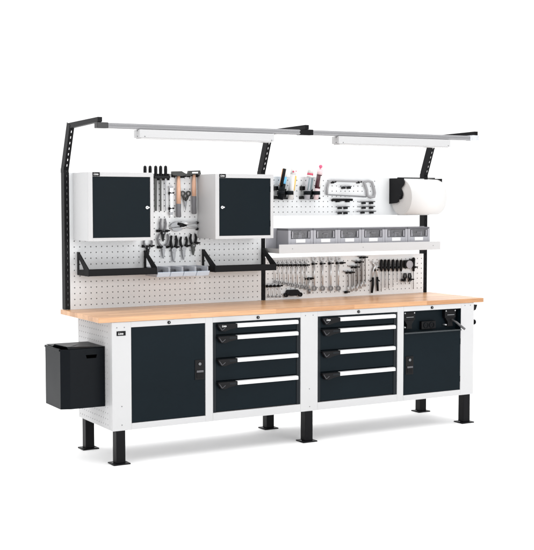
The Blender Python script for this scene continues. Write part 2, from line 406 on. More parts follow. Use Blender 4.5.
# ================================================================ wall cabinets
def cabinet(x0, side, label):
    w, y0, y1, z0, z1 = .449, .35, .6185, 1.363, 1.799
    t = thing('wall_cabinet', (x0+w/2, y1, z0), label, 'cabinet', 'wall cabinets on the left back board')
    m = MB(); m.box(x0, x0+w, y0+.014, y1, z0, z1, .0015, 1)
    fx0, fx1, fz0, fz1 = x0+.029, x0+w-.023, z0+.020, z1-.027
    m.box(x0, fx0, y0, y0+.0138, z0, z1, .001, 1); m.box(fx1, x0+w, y0, y0+.0138, z0, z1, .001, 1)
    m.box(fx0, fx1, y0+.0004, y0+.0138, z0, fz0); m.box(fx0, fx1, y0+.0004, y0+.0138, fz1, z1)
    m.build('body', WHITE, t)
    m = MB(); m.box(fx0+.0015, fx1-.0015, y0+.004, y0+.0137, fz0+.0015, fz1-.0015, .001, 1); d = m.build('door', DARK, t)
    kx = fx1-.024 if side > 0 else fx0+.022
    kz = 1.575
    m = MB(); m.cyl((kx, y0-.004, kz), (kx, y0+.005, kz), .010, seg=16); m.box(kx-.002, kx+.012, y0-.016, y0-.003, kz-.004, kz+.005, .002); m.build('key_lock', CHROME, d)
    m = MB(); m.box(fx0+.001, fx0+.049, y0-.003, y0+.001, z1-.026, z1-.001, .001, 1); p = m.build('name_plate', LABELK, t)
    writing('Lista', fx0+.0065, y0-.0032, z1-.0185, .0125, INK, p)
    for z in (z0+.1, z1-.1):
        m = MB(); m.cyl((x0+.03 if side > 0 else x0+w-.024, y0+.003, z-.02), (x0+.03 if side > 0 else x0+w-.024, y0+.003, z+.02), .0025, seg=8); m.build('hinge', DARKJ, d)
cabinet(.077, 1, 'white cabinet with dark door at the left end of the board, lock on its right')
cabinet(.976, -1, 'white cabinet with dark door right of the hammers, lock on its left')

# ================================================================ black shelves
def bracket_shelf(x0, x1, label):
    t = thing('bracket_shelf', ((x0+x1)/2, .6185, 1.14), label, 'shelf', 'black bracket shelves')
    z0 = 1.136
    for k, x in enumerate((x0, x1-.006)):
        m = MB()
        y1, y0 = .6185, .42
        O = [(y1, z0), (y1, z0+.150), (y1-.028, z0+.150), (y0, z0+.046), (y0, z0)]
        I = [(y1-.026, z0+.036), (y1-.026, z0+.112), (y1-.095, z0+.060), (y1-.120, z0+.036)]
        # plate with a triangular window, as strips between outer and inner outline
        b = bmesh.new()
        def q(a0, a1, b1, b0):
            V = [b.verts.new((xx, p[0], p[1])) for xx in (x, x+.006) for p in (a0, a1, b1, b0)]
            for f in ((0, 1, 2, 3), (7, 6, 5, 4), (0, 4, 5, 1), (1, 5, 6, 2), (2, 6, 7, 3), (3, 7, 4, 0)): b.faces.new([V[i] for i in f])
        q(O[0], O[1], I[1], I[0]); q(O[1], O[2], I[2], I[1]); q(O[2], O[3], I[2], I[1]) if False else None
        q(O[2], O[3], I[3], I[2]); q(O[3], O[4], O[0], I[3]) if False else None
        q(O[4], O[0], I[0], I[3]); 
        # corner piece at the front
        V = [b.verts.new((xx, p[0], p[1])) for xx in (x, x+.006) for p in (O[3], O[4], I[3])]
        for f in ((0, 1, 2), (5, 4, 3), (0, 3, 4, 1), (1, 4, 5, 2), (2, 5, 3, 0)): b.faces.new([V[i] for i in f])
        bmesh.ops.remove_doubles(b, verts=b.verts[:], dist=1e-5)
        bmesh.ops.recalc_face_normals(b, faces=b.faces[:]); m._merge(b)
        # folded flange along the sloping edge
        m.build('side_plate', BLACK, t)
    m = MB(); m.box(x0+.006, x1-.006, .420, .6185, z0+.001, z0+.004); m.box(x0+.006, x1-.006, .4205, .4235, z0+.004, z0+.044, .001, 1)
    m.box(x0+.006, x1-.006, .6155, .6185, z0+.004, z0+.034)
    m.build('tray', BLACK, t)
    return t
s1 = bracket_shelf(.100, .580, 'black bracket shelf under the left cabinet, triangular side plates')
dup(s1, (s1.location.x+.909, .6185, 1.14), 'black bracket shelf under the right cabinet, reaching past the middle post')

# small clear trays between the brackets
def small_tray(x0, label):
    w = .094
    t = thing('parts_tray', (x0+w/2, .54, 1.12), label, 'tray', 'clear parts trays between the black shelves')
    z0 = 1.116
    m = MB(); m.box(x0, x0+.004, .445, .6185, z0, z0+.062, .001, 1); m.box(x0+w-.004, x0+w, .445, .6185, z0, z0+.062, .001, 1)
    m.box(x0+.004, x0+w-.004, .6145, .6185, z0, z0+.062); m.box(x0+.004, x0+w-.004, .445, .6145, z0, z0+.003); m.build('body', CLEAR, t)
    m = MB(); m.prism([(.440, z0), (.420, z0+.030), (.424, z0+.032), (.445, z0+.003)], x0+.001, x0+w-.001, 'x'); m.build('front_lip', BLUEW, t)
    m = MB(); m.box(x0+w*.30, x0+w*.9, .53, .61, z0+.004, z0+.044, .006); m.build('dark_block', SMOKED, t)  # dark block added so the tray interior reads dark
    return t
p = small_tray(.585, 'clear parts tray touching the left black shelf, first of the row of four')
dx = .0968
for i, lb in enumerate(('clear parts tray, second from the left black shelf in the row of four', 'clear parts tray, third from the left black shelf in the row of four', 'clear parts tray touching the right black shelf, last of the row of four')):
    dup(p, (p.location.x+dx*(i+1), .54, 1.12), lb)

# ================================================================ white shelf with storage boxes
t = thing('wall_shelf', (2.22, .6185, 1.25), 'long white shelf with front lip carrying six smoky grey boxes', 'shelf')
m = MB(); m.box(1.511, 2.930, .420, .423, 1.252, 1.314, .001, 1); m.box(1.511, 1.514, .423, .6185, 1.252, 1.285); m.box(2.927, 2.930, .423, .6185, 1.252, 1.285)
m.box(1.514, 2.927, .423, .6185, 1.258, 1.2615); m.build('shelf_tray', WHITE, t)
m = MB(); m.box(1.516, 2.925, .6145, .6185, 1.2616, 1.425); m.build('back_rail', SMOKE, t)
for x in (1.62, 2.22, 2.86):
    m = MB(); m.cyl((x, .4185, 1.283), (x, .4205, 1.283), .003, seg=8); m.build('rivet', GREY, t)

def storage_box(x0, label):
    w = .2065; y0, y1, z0, z1 = .450, .608, 1.262, 1.424
    t = thing('storage_box', (x0+w/2, .53, z0), label, 'storage box', 'smoky grey boxes on the white shelf')
    m = MB()
    m.box(x0, x0+.022, y0, y1, z0, z1-.014, .002, 1); m.box(x0+w-.022, x0+w, y0, y1, z0, z1-.014, .002, 1)
    m.box(x0+.022, x0+w-.022, y0+.001, y1, z0, z0+.089, .001, 1)
    m.box(x0+.022, x0+w-.022, y1-.004, y1, z0+.090, z1-.014)
    m.build('body', SMOKE, t)
    m = MB(); m.box(x0, x0+w, y0+.004, y1, z1-.0135, z1, .002, 1); m.build('top', SMOKET, t)
    for q in range(5):
        m = MB(); a = x0+.03+q*.030+random.uniform(-.006, .006); h = random.uniform(.02, .045); c_ = random.choice((INK, STEEL, LABELK, GREY, LABELK, CHROME))
        m.box(a, a+random.uniform(.012, .030), y0+.03+random.uniform(0, .03), y0+.09, z0+.0895, z0+.09+h, .003); m.build('contents', c_, t)
    m = MB(); m.prism([(y0+.012, z0+.090), (y0+.016, z0+.090), (y0+.010, z1-.0145), (y0+.006, z1-.0145)], x0+.0225, x0+w-.0225, 'x'); wd = m.build('window', WINDOW, t)
    m = MB()
    for a in (x0+.030, x0+w-.040):
        m = MB(); m.box(a, a+.007, y0-.003, y0+.006, z0+.094, z1-.022, .002); m.build('window_rib', SMOKE, wd)
    m = MB(); m.box(x0+.085, x0+w-.080, y0+.003, y0+.008, z1-.044, z1-.034, .003); m.build('finger_grip', GREY, wd)
    m = MB(); m.box(x0+.062, x0+w-.066, y0-.0015, y0+.0008, z0+.060, z0+.086, .001, 1); m.build('label_card', INK, t)
    return t
b0 = storage_box(1.604, 'smoky grey storage box at the left end of the row on the white shelf')
names = ['second', 'third', 'fourth', 'fifth']
for i in range(5):
    lb = 'smoky grey storage box, %s from the left on the white shelf' % names[i] if i < 4 else 'smoky grey storage box at the right end of the row, below the paper roll'
    storage_box(1.604+.2085*(i+1)+random.uniform(-.0008, .0008), lb)

# ================================================================ paper roll and holder
RY, RZ, RR = .482, 1.648, .132
t = thing('roll_holder', (2.58, .6185, 1.7), 'black steel holder plate and bar carrying the paper roll', 'holder')
arc = [(RY+.034*math.cos(a), RZ+.020+.040*math.sin(a)) for a in [math.radians(d) for d in (-60, -90, -130, -170, 170, 130, 110)]]
m = MB(); m.prism([(.6185, 1.788), (.6185, 1.597), (.530, 1.603), (.500, 1.612)]+arc+[(.470, 1.715), (.440, 1.735), (.430, 1.755), (.440, 1.788)], 2.594, 2.598, 'x')
m.cyl((2.580, RY, RZ), (2.94, RY, RZ), .016, seg=18); m.box(2.594, 2.940, .505, .520, 1.787, 1.795, .001, 1); m.box(2.936, 2.940, .42, .6185, 1.60, 1.7865); m.build('frame', BLACK, t)
t = thing('paper_roll', (2.77, RY, RZ), 'thick white paper roll on the holder at the right end of the board', 'paper roll')
m = MB(); m.cyl((2.606, RY, RZ), (2.932, RY, RZ), RR, seg=72); r = m.build('paper', PAPER, t)
m = MB(); m.ring((RY, RZ), RR-.002, .030, 2.6048, 2.6062, seg=48, ax='x')
for q in range(6): m.ring((RY, RZ), .125-.015*q, .1235-.015*q, 2.6040, 2.6049, seg=48, ax='x')
m.build('roll_end', PAPERE, r)
m = MB(); m.prism([(.6185, 1.60), (.600, 1.600), (.575, 1.550), (.545, 1.512), (.550, 1.511), (.580, 1.548)], 2.62, 2.92, 'x'); m.build('roll_shadow_sheet', PAPER, t)  # added sheet standing in for the shadow of the roll's left edge

# ================================================================ waste bin
BX0, BX1, BY0, BY1, BZ0, BZ1 = -.195, .0845, .120, .410, .350, .716
t = thing('waste_bin', (-.05, .27, BZ0), 'black sheet steel waste bin hung on the perforated left side of the bench', 'waste bin')
def binpts(o): return [(BX0+.055+o*.4, BY0+o), (BX1-o, BY0+o), (BX1-o, BY1-o), (BX0+o, BY1-o), (BX0+o, BY0+.022+o*.4)]
m = MB(); b = bmesh.new(); out, inn = binpts(0), binpts(.004)
VO = [[b.verts.new((x, y, z)) for x, y in out] for z in (BZ0, BZ1)]; VI = [[b.verts.new((x, y, z)) for x, y in inn] for z in (BZ0+.004, BZ1)]
for i in range(5):
    j = (i+1) % 5
    b.faces.new((VO[0][i], VO[0][j], VO[1][j], VO[1][i])); b.faces.new((VI[0][j], VI[0][i], VI[1][i], VI[1][j])); b.faces.new((VO[1][i], VO[1][j], VI[1][j], VI[1][i]))
b.faces.new(VO[0][::-1]); b.faces.new(VI[0])
bmesh.ops.recalc_face_normals(b, faces=b.faces[:]); m._merge(b)
# folded rim
m.box(BX0-.004, BX0+.006, BY0+.03, BY1+.003, BZ1-.012, BZ1+.003, .002)
bd = m.build('body', BINM, t)
m = MB(); m.prism([(-.038, .676), (.034, .676), (.028, .655), (-.032, .655)], BY0-.0015, BY0+.001, 'y'); m.build('hand_slot', SLOTM, bd)  # black plate on the front, paints the shade inside the slot
m = MB(); b = bmesh.new()
L = [(-.150, BY0+.002, .718), (BX1+.001, BY0-.003, .7195), (BX1+.001, BY1+.004, .7195), (BX0+.008, BY1+.004, .7195), (-.186, .30, .7195), (-.188, .26, .735), (-.150, BY0+.03, .728)]
m.bm.free(); m.bm = bmesh.new()
top = [m.bm.verts.new((x, y, z+.003)) for x, y, z in L]; bot = [m.bm.verts.new((x, y, z)) for x, y, z in L]
m.bm.faces.new(top); m.bm.faces.new(bot[::-1])
for i in range(len(L)): m.bm.faces.new((top[i], bot[i], bot[(i+1) % len(L)], top[(i+1) % len(L)]))
b.free(); bmesh.ops.recalc_face_normals(m.bm, faces=m.bm.faces[:]); m.build('lid', BINM, t)

# ================================================================ tools on the boards
YB = .6185                                       # just in front of the boards
def P(px, py, y=.600):
    x, z = T(px, py, y); return (x, y, z)
def PP(pts, y=.600): return [P(a, b, y) for a, b in pts]
def TT(pts): return [T(a, b) for a, b in pts]
def origin(px, py):
    x, z = T(px, py); return (x, YB, z)

clip0 = None
def clip(px, py, label, w=.032):
    """black spring clip on a peg: base block, two jaws"""
    global clip0
    x, z = T(px, py)
    if clip0 is None:
        clip0 = thing('tool_clip', (x, YB, z), label, 'tool clip', 'black tool clips on the boards')
        m = MB(); m.box(x-.013, x+.013, .607, YB, z-.009, z+.009, .002); m.build('base', PLASTIC, clip0)
        for s in (-1, 1):
            m = MB(); m.tube([(x+s*.004, .607, z), (x+s*.015, .600, z+.002), (x+s*.014, .588, z+.003), (x+s*.007, .582, z)], [.005, .0055, .005, .004], 8); m.build('jaw', PLASTIC, clip0)
        return clip0
    return dup(clip0, (x, YB, z), label)

# --- files with black handles, one comb-shaped holder
nm = ['leftmost file, only its black handle showing above the left cabinet', 'second file from the left, black handle above the left cabinet edge',
      'file with the widest dark blade, next to the left cabinet', 'file in the middle of the open board, narrow dark blade', 'rightmost black handled file, beside the slim chrome calliper']
for i, (px, bw, m_) in enumerate(((145, .010, STEEL), (150.1, .010, STEEL), (155.7, .0095, OLIVE), (160.6, .0065, OLIVE), (165.6, .0045, STEEL))):
    t = thing('file', origin(px, 176), nm[i], 'file', 'black handled files in a row')
    a, b, c = P(px, 165.6), P(px, 170), P(px, 177)
    m = MB(); m.tube([(a[0], .600, a[2]), (a[0], .600, a[2]-.006), (a[0], .600, b[2]), (a[0], .600, c[2]+.01), (a[0], .600, c[2])], [.004, .0105, .0115, .0105, .008], 12); h = m.build('handle', PLASTIC, t)
    m = MB(); m.tube([(a[0], .5998, a[2]+.001), (a[0], .5998, a[2]-.008)], [.002, .008], 10); m.build('end_cap', GREY, h)
    e = P(px, 211); s = P(px, 178)
    m = MB(); m.prism([(e[0]-bw*.8, e[2]), (e[0]+bw*.8, e[2]), (e[0]+bw, s[2]), (e[0]-bw, s[2])], .596, .602, 'y'); m.build('blade', m_, t)
m = thing('file_holder', origin(160, 177), 'black comb holder carrying the row of black handled files', 'tool holder')
x0, z0 = T(153.5, 179.3); x1, z1 = T(169.5, 175)
mb = MB(); mb.box(x0, x1, .585, YB, z0+.006, z1-.004, .004)
for px in (156, 161, 166): 
    x, z = T(px+2.3, 177); mb.cyl((x, .60, z-.022), (x, .60, z+.022), .009, seg=10)
mb.build('comb', PLASTIC, m)

# --- chrome calliper in two clips
t = thing('calliper', origin(171, 200), 'slim chrome calliper held upright by two black clips', 'calliper')
m = MB(); m.prism(TT([(169.8, 187), (172.6, 187), (172.2, 216), (170.4, 216)]), .598, .602, 'y'); m.build('beam', CHROME, t)
m = MB(); m.prism(TT([(168.6, 186), (173.4, 186), (172.8, 188), (169.2, 188)]), .596, .604, 'y'); m.prism(TT([(169.2, 212), (173, 212), (172.6, 215), (169.8, 215)]), .596, .604, 'y'); m.build('jaw', STEEL, t)
clip(171.2, 193.2, 'upper black clip gripping the slim chrome calliper'); clip(171.2, 208.6, 'lower black clip gripping the slim chrome calliper')

# --- hammers
def hammer(px, ytop, ymid, ybot, head, lbl, open_head):
    t = thing('hammer', origin(px, ymid), lbl, 'hammer', 'wooden handled hammers')
    x, z0 = T(px, ytop); _, z1 = T(px, ymid); _, z2 = T(px, ybot)
    m = MB(); m.tube([(x, .598, z0), (x, .598, (z0+z1)/2), (x, .598, z1)], [.0115, .0155, .0165], 14, .75); m.build('handle', HANDLEW, t)
    m = MB(); m.tube([(x, .598, z1), (x, .598, z1-.004), (x, .598, (z1+z2)/2), (x, .598, z2+.004), (x, .598, z2)], [.0165, .018, .0165, .0185, .014], 14, .75); m.build('grip', GREY, t)
    m = MB()
    if open_head:
        m.prism(TT([(187.6, 173.6), (188.2, 170.8), (199.0, 170.4), (199.8, 173.6), (199.6, 175.6), (196.6, 175.2), (196.4, 174.4), (191, 174.4), (190.6, 175.4), (187.8, 175.4)]), .580, .612, 'y', .002)
        m.build('head', OLIVE, t)
        m = MB(); m.prism(TT([(190.8, 172.0), (196.6, 171.9), (196.6, 173.4), (190.8, 173.5)]), .5785, .5801, 'y'); m.build('inlay', CHROME, t)
    else:
        m.prism(TT(head), .580, .612, 'y', .002); m.build('head', OLIVE, t)
hammer(178.4, 175, 203.8, 217.2, [(171.6, 171.4), (180.6, 171.2), (184.2, 173.4), (190, 174.8), (190, 176.2), (183, 175.8), (181, 176.2), (176, 176), (171.6, 175.2)],
       'left hammer with pinkish wooden handle, grey grip and dark wedge head', False)
hammer(193.8, 174.6, 196.2, 214, None, 'right hammer with pale wooden handle and squared dark head', True)
clip(174.2, 176.0, 'black clip under the left end of the dark wedge hammer head'); clip(183.2, 176.6, 'black clip under the right end of the dark wedge hammer head')
clip(189.4, 175.8, 'black clip under the left end of the squared hammer head'); clip(198.8, 175.9, 'black clip under the right end of the squared hammer head')

# --- scissors
t = thing('scissors', origin(185.5, 200), 'dark green handled scissors hanging point down between the two hammers', 'scissors')
m = MB()
for cx_, s in ((182.8, -1), (188.4, 1)):
    x, z = T(cx_, 193.6); m.ring((x, z), .019, .010, .594, .604, seg=20)
    m.tube(PP([(cx_-s*.2, 195.5), (185.5+s*1.4, 198.5), (185.5, 201)]), [.008, .010, .008], 10, .6)
m.build('handle', OLIVE, t)
m = MB(); m.prism(TT([(183.9, 200), (187.1, 200), (186.4, 205), (185.5, 210.5), (184.7, 205)]), .596, .602, 'y'); m.build('blade', STEEL, t)

# --- pliers
def pliers(px, yt, yp, yb, w, grip, head, lbl, slim=1.0):
    """handles up from yt to pivot yp, jaws down to yb; w = spread of the handles in photo px"""
    t = thing('pliers', origin(px, yp), lbl, 'pliers', 'pliers hanging point down below the hammers')
    for s in (-1, 1):
        m = MB(); yq = yt+(yp-yt)*.35
        m.tube(PP([(px+s*w*.36, yt), (px+s*w*.5, yq), (px+s*w*.40, yt+(yp-yt)*.7), (px+s*w*.1, yp-.6)]), [.0055*slim, .0078*slim, .0078*slim, .006*slim], 10, .8); m.build('handle', grip, t)
    m = MB(); x, z = T(px, yp); m.cyl((x, .590, z), (x, .610, z), .0135*slim, seg=16)
    m.prism(TT([(px-1.5*slim, yp), (px+1.5*slim, yp), (px+1.1*slim, (yp+yb)/2), (px+.35, yb), (px-.35, yb), (px-1.1*slim, (yp+yb)/2)]), .594, .606, 'y', .001); hd = m.build('jaws', head, t)
    m = MB(); m.cyl((x, .588, z), (x, .5905, z), .005, seg=12); m.build('pivot', STEEL, hd)
pliers(147.9, 239, 248, 258, 8.2, GREY, PLASTIC, 'pliers with grey handles just above the left black shelf')
pliers(163.0, 218.5, 233, 241.5, 5.4, GREY, PLASTIC, 'upper pliers with long grey handles in the open board area', 1.1)
pliers(163.4, 234, 247.5, 258.5, 11.5, GREY, STEEL, 'lower pliers with widely spread grey handles, beside the black handled ones', 1.05)
pliers(173.7, 235.5, 250, 262, 6.0, PLASTIC, STEEL, 'black handled pliers with the longest jaws, left of three', 1.35)
pliers(183.6, 236.6, 248.5, 259.8, 6.6, PLASTIC, STEEL, 'black handled pliers in the middle of three', 1.2)
pliers(193.2, 234, 245.5, 255.2, 5.8, PLASTIC, OLIVE, 'black handled pliers nearest the right cabinet, right of three', 1.25)
for px, py, lb in ((144.6, 246.3, 'black clip left of the pliers above the black shelf'), (151.6, 246.0, 'black clip right of the pliers above the black shelf'),
                   (159, 231, 'black clip left of the upper grey handled pliers'), (167, 231, 'black clip right of the upper grey handled pliers'),
                   (159.8, 247.2, 'black clip left of the lower grey handled pliers'), (167.6, 247.0, 'black clip right of the lower grey handled pliers'),
                   (176.6, 247.2, 'black clip between the left and middle black handled pliers'), (187.4, 246.0, 'black clip between the middle and right black handled pliers'), (197.2, 243.2, 'black clip right of the rightmost black handled pliers')):
    clip(px, py, lb)

# --- locking pliers lying across
t = thing('locking_pliers', origin(184, 226), 'large chrome locking pliers lying across the board above the row of black pliers', 'locking pliers')
m = MB(); m.prism(TT([(169.4, 226.5), (171.5, 223.6), (175.5, 221.6), (182, 222.2), (184, 225), (179, 226.4), (172, 227.2)]), .592, .608, 'y', .001)
m.prism(TT([(171, 228.2), (178, 227.2), (183, 227.4), (181, 230.2), (177, 231.6), (173, 230.6)]), .593, .607, 'y', .001); m.build('jaws', STEEL, t)
m = MB(); m.tube(PP([(181, 223), (188, 223.4), (197, 222.7)]), [.013, .0085, .007], 10, .7); m.build('handle', CHROME, t)
m = MB(); m.tube(PP([(181, 228), (186, 226.2), (190, 227.4), (197, 228.2)]), [.012, .010, .008, .007], 10, .7); m.build('handle', CHROME, t)
m = MB(); m.tube(PP([(177, 223.5), (182, 225), (187, 226.4)]), [.014, .017, .008], 8, .75); m.build('linkage', PLASTIC, t)
clip(198.6, 222.8, 'black clip at the upper handle end of the locking pliers'); clip(198.4, 229.0, 'black clip at the lower handle end of the locking pliers')

# --- hacksaw
t = thing('hacksaw', origin(350, 190), 'grey hacksaw hanging on the upper right board', 'hacksaw')
m = MB(); m.tube(PP([(326.9, 194.8), (327.3, 188), (328.4, 183.2), (330.6, 181.0), (334, 180.6), (348, 181.0), (362, 181.4), (366, 181.6)]), .0092, 10, .8); m.build('frame', ALU, t)
m = MB(); m.prism(TT([(326.6, 194.0), (366, 196.0), (366, 197.6), (326.6, 195.2)]), .5985, .6005, 'y'); m.build('blade', STEEL, t)
m = MB(); m.tube(PP([(364.2, 182), (368, 180.9), (372, 182), (373.6, 187), (374.8, 193), (374.2, 196.6), (370.5, 197.4), (367.6, 195.8), (367.0, 190), (365, 184.5), (364.2, 182)]), .0098, 10, .9); m.build('handle', ALU, t)
clip(333.4, 182.2, 'black clip holding the hacksaw frame near its front end'); clip(359, 182.2, 'black clip holding the hacksaw frame beside its handle')

# --- short flat tools in black clips below the saw
def knife(px0, px1, py, lbl, big=False):
    t = thing('short_tool', origin((px0+px1)/2, py), lbl, 'hand tool', 'short tools lying across below the hacksaw')
    m = MB(); m.tube(PP([(px0, py-.2), (px0+2, py-.5), (px1, py-.6)]), [.003, .005 if not big else .011, .0045 if not big else .009], 10, .7); m.build('shank', PLASTIC if big else STEEL, t)
    L_ = px1-px0
    for f in (.32, .78):
        m = MB(); x, z = T(px0+L_*f, py+.8); m.box(x-.011, x+.011, .588, YB, z-.008, z+.007, .003); m.build('clamp', PLASTIC, t)
for a in ((340, 351.5, 187.0, 'short steel tool inside the hacksaw frame'), (331, 352.5, 200.4, 'thick black hand tool just below the hacksaw blade', True),
          (336, 348.5, 207.2, 'short steel tool below the thick black one, upper of two'), (336, 348.5, 212.3, 'short steel tool below the thick black one, lower of two'),
          (358.6, 375, 202.2, 'short steel tool below the hacksaw handle, top of three'), (358.6, 375, 207.0, 'short steel tool below the hacksaw handle, middle of three'), (356.6, 376, 211.8, 'short steel tool below the hacksaw handle, bottom of three')):
    knife(*a)

# --- cartridge holders and tubes
def cart_holder(px, lbl):
    t = thing('cartridge_holder', origin(px+11, 192), lbl, 'tool holder', 'black cartridge holders')
    m = MB()
    x0, z0 = T(px, 199.2); x1, z1 = T(px+17, 197.4); m.box(x0, x1, .560, YB, z0, z1, .002)
    m.box(x0-.002, x0+.020, .585, YB, z0, z0+.022, .003)
    m.build('base', PLASTIC, t)
    m = MB(); xa, za = T(px+.4, 190.2); xb, zb = T(px+4, 186.2); m.box(xa, xb, .590, YB, za, zb, .003); m.build('hook', PLASTIC, t)
    for cxp in (px+7.0, px+15.6):
        x, z = T(cxp, 193, .560); m = MB(); m.ring((x, .560), .029, .0245, z-.013, z+.014, seg=24, ax='z'); m.build('ring', BINM, t)
    x, z = T(px+11, 193, .575); m = MB(); m.box(x-.012, x+.012, .575, YB, z-.030, z+.030, .003); m.build('stem', PLASTIC, t)
cart_holder(274, 'black twin ring holder nearest the right cabinet'); cart_holder(300.5, 'black twin ring holder beside the hacksaw')
def cartridge(px0, py0, px1, py1, r, parts, lbl):
    """tilted tube from the bottom (px0,py0) up to (px1,py1); parts = (from, to, radius factor, material, name)"""
    y = .560
    a, b = Vector(P(px0, py0, y)), Vector(P(px1, py1, y)); d = b-a
    t = thing('cartridge', tuple(a), lbl, 'cartridge', 'cartridges standing in the ring holders')
    for f0, f1, k0, k1, mt, n in parts:
        m = MB(); m.cyl(a+d*f0, a+d*f1, r*k0, r*k1, seg=20); m.build(n, mt, t)
    return t, a, d
t, a, d = cartridge(280.0, 199.5, 285.4, 168.0, .022, [(0, .5, 1, 1, BINM, 'tube'), (.5, .72, 1, 1, BLUE, 'band'), (.72, .97, 1, 1, WPLAS, 'tube'), (.97, 1, .8, .7, WPLAS, 'cap')], 'white cartridge with light blue band and black base, first from the left')
m = MB(); s0, s1 = a+d*.45, a+d*.97; m.tube([s0+Vector((-.016, -.012, 0)), s1+Vector((-.014, -.014, 0))], .0125, 8); m.build('side_stripe', LABELK, t)
m = MB(); m.tube([s0+Vector((-.0265, -.010, 0)), s1+Vector((-.0265, -.010, 0))], .0028, 8); m.build('side_edge', ORANGE, t)
t, a, d = cartridge(290.4, 199.5, 293.8, 167.6, .022, [(0, .78, 1, 1, WPLAS, 'tube'), (.78, 1, .95, .82, WPLAS, 'cap')], 'white cartridge with yellow streak and red specks on its cap, second from the left')
m = MB(); s0, s1 = a+d*.28, a+d*.74; m.tube([s0+Vector((.010, -.014, 0)), s1+Vector((.012, -.014, 0))], [.008, .010], 8); m.build('side_stripe', YELLOW, t)
m = MB(); q = a+d*.87; m.ball((q.x-.010, q.y-.016, q.z), .007); m.ball((q.x+.013, q.y-.014, q.z+.004), .005); m.build('print', REDP, t)
t, a, d = cartridge(306.6, 199.5, 311.0, 168.0, .022, [(0, .70, .98, .98, SMOKE, 'tube'), (.77, .83, 1.03, 1.03, REDP, 'band'), (.70, .77, 1, 1, WPLAS, 'collar'), (.83, 1, 1, .95, WPLAS, 'cap')], 'grey cartridge with white cap and thin red band, third from the left')
m = MB()
for dx_ in (-.012, .004, .016):
    s0, s1 = a+d*.3, a+d*.68; m.tube([s0+Vector((dx_, -.019, 0)), s1+Vector((dx_, -.019, 0))], .0042, 6)
m.build('print', TEAL, t)
t, a, d = cartridge(315.6, 199.5, 320.2, 169.5, .0195, [(0, .36, 1, 1, PALEPINK, 'tube'), (.36, .82, 1.0, 1.0, MAROON, 'printed_sleeve'), (.82, 1, 1.06, 1.06, PALEPINK, 'collar'), (1.0, 1.03, .5, .4, PINK, 'neck')], 'pink cartridge with dark sleeve and round pink knob, tallest of the four')
q = a+d*1.10; m = MB(); m.ball(q, .0135); m.build('knob', PINK, t)
m = MB(); s0, s1 = a+d*.42, a+d*.78; m.tube([s0+Vector((.006, -.0205, 0)), s1+Vector((.006, -.0205, 0))], .0065, 8, .5); m.build('label_strip', WPLAS, t)

# --- combination spanners, open end up, ring end down
def spanner(px, yt, yb, r, lbl, grp, slant=0):
    t = thing('spanner', origin(px, (yt+yb)/2), lbl, 'spanner', grp)
    m = MB(); xa, za = T(px, yt); xb, zb = T(px+slant, yb)
    m.tube([(xa, .600, za-.004), (xb, .600, zb+.004)], [r*.36, r*.32], 8, .6); m.build('shaft', CHROME, t)
    m = MB(); m.ring((xa, za+r*.7), r, r*.5, .596, .604, seg=18, a0=math.radians(120), a1=math.radians(410)); m.build('open_end', CHROME, t)
    m = MB(); m.ring((xb, zb-r*.5), r*.92, r*.5, .595, .605, seg=18); m.build('ring_end', STEEL, t)
xs = [(275.3, 281.0), (279.6, 281.6), (284.0, 282.4), (288.4, 283.4), (292.8, 284.2), (297.4, 285.0), (302.2, 285.8), (306.4, 286.6)]
ords = ['first', 'second', 'third', 'fourth', 'fifth', 'sixth', 'seventh', 'eighth']
for i, (px, yb) in enumerate(xs):
    spanner(px, 262.0+.0*i, yb, .0105+.0008*i, '%s chrome spanner from the left in the upper row beside the middle post' % ords[i].capitalize(), 'small chrome spanners in the upper row')
    clip(px+.6, 265.4-.02*i, 'black clip holding the %s spanner from the left in the upper row' % ords[i])
for i, px in enumerate((314.4, 322.7, 330.9, 338.4)):
    spanner(px, 260.8, 287.0, .0205, '%s of the four large chrome spanners in the middle of the lower board' % ords[i].capitalize(), 'large chrome spanners')
    clip(px, 264.0-.25*i, 'black clip holding the %s of the four large spanners' % ords[i])
for i, px in enumerate((268.6, 272.4, 276.2, 280.0)):
    spanner(px, 285.0, 296.0, .0085, '%s short spanner from the left in the low row just above the worktop' % ords[i].capitalize(), 'short spanners in the low row')
    clip(px, 286.3-.15*i, 'black clip holding the %s short spanner in the low row' % ords[i])
t = thing('nut_driver', origin(309.5, 285), 'short chrome driver between the small and the large spanners', 'nut driver')
m = MB(); m.tube(PP([(309.4, 278), (309.4, 292)]), .006, 8); m.build('shaft', CHROME, t)
m = MB(); m.tube(PP([(309.4, 289), (309.4, 293.5)]), .009, 10); m.build('socket', STEEL, t)
clip(307.8, 278.9, 'left black clip above the short chrome driver'); clip(311.2, 278.7, 'right black clip above the short chrome driver')

# --- bit holder: black block with round ends
t = thing('clamp_tool', origin(292, 294), 'squat black clamp with round ends low on the board, above the worktop', 'clamp')
m = MB(); m.prism(TT([(287.6, 289.8), (296.8, 289.4), (299.4, 292.4), (299.6, 294.4), (296.6, 294.6), (295.6, 295.6), (289.4, 295.8), (287.6, 294.6), (285.4, 294.6)]), .580, YB, 'y', .004); m.build('body', PLASTIC, t)
for px, py in ((285.8, 295.0), (300.0, 294.4)):
    x, z = T(px, py); m = MB(); m.ring((x, z), .016, .008, .590, .608, seg=18); m.build('ring', PLASTIC, t)

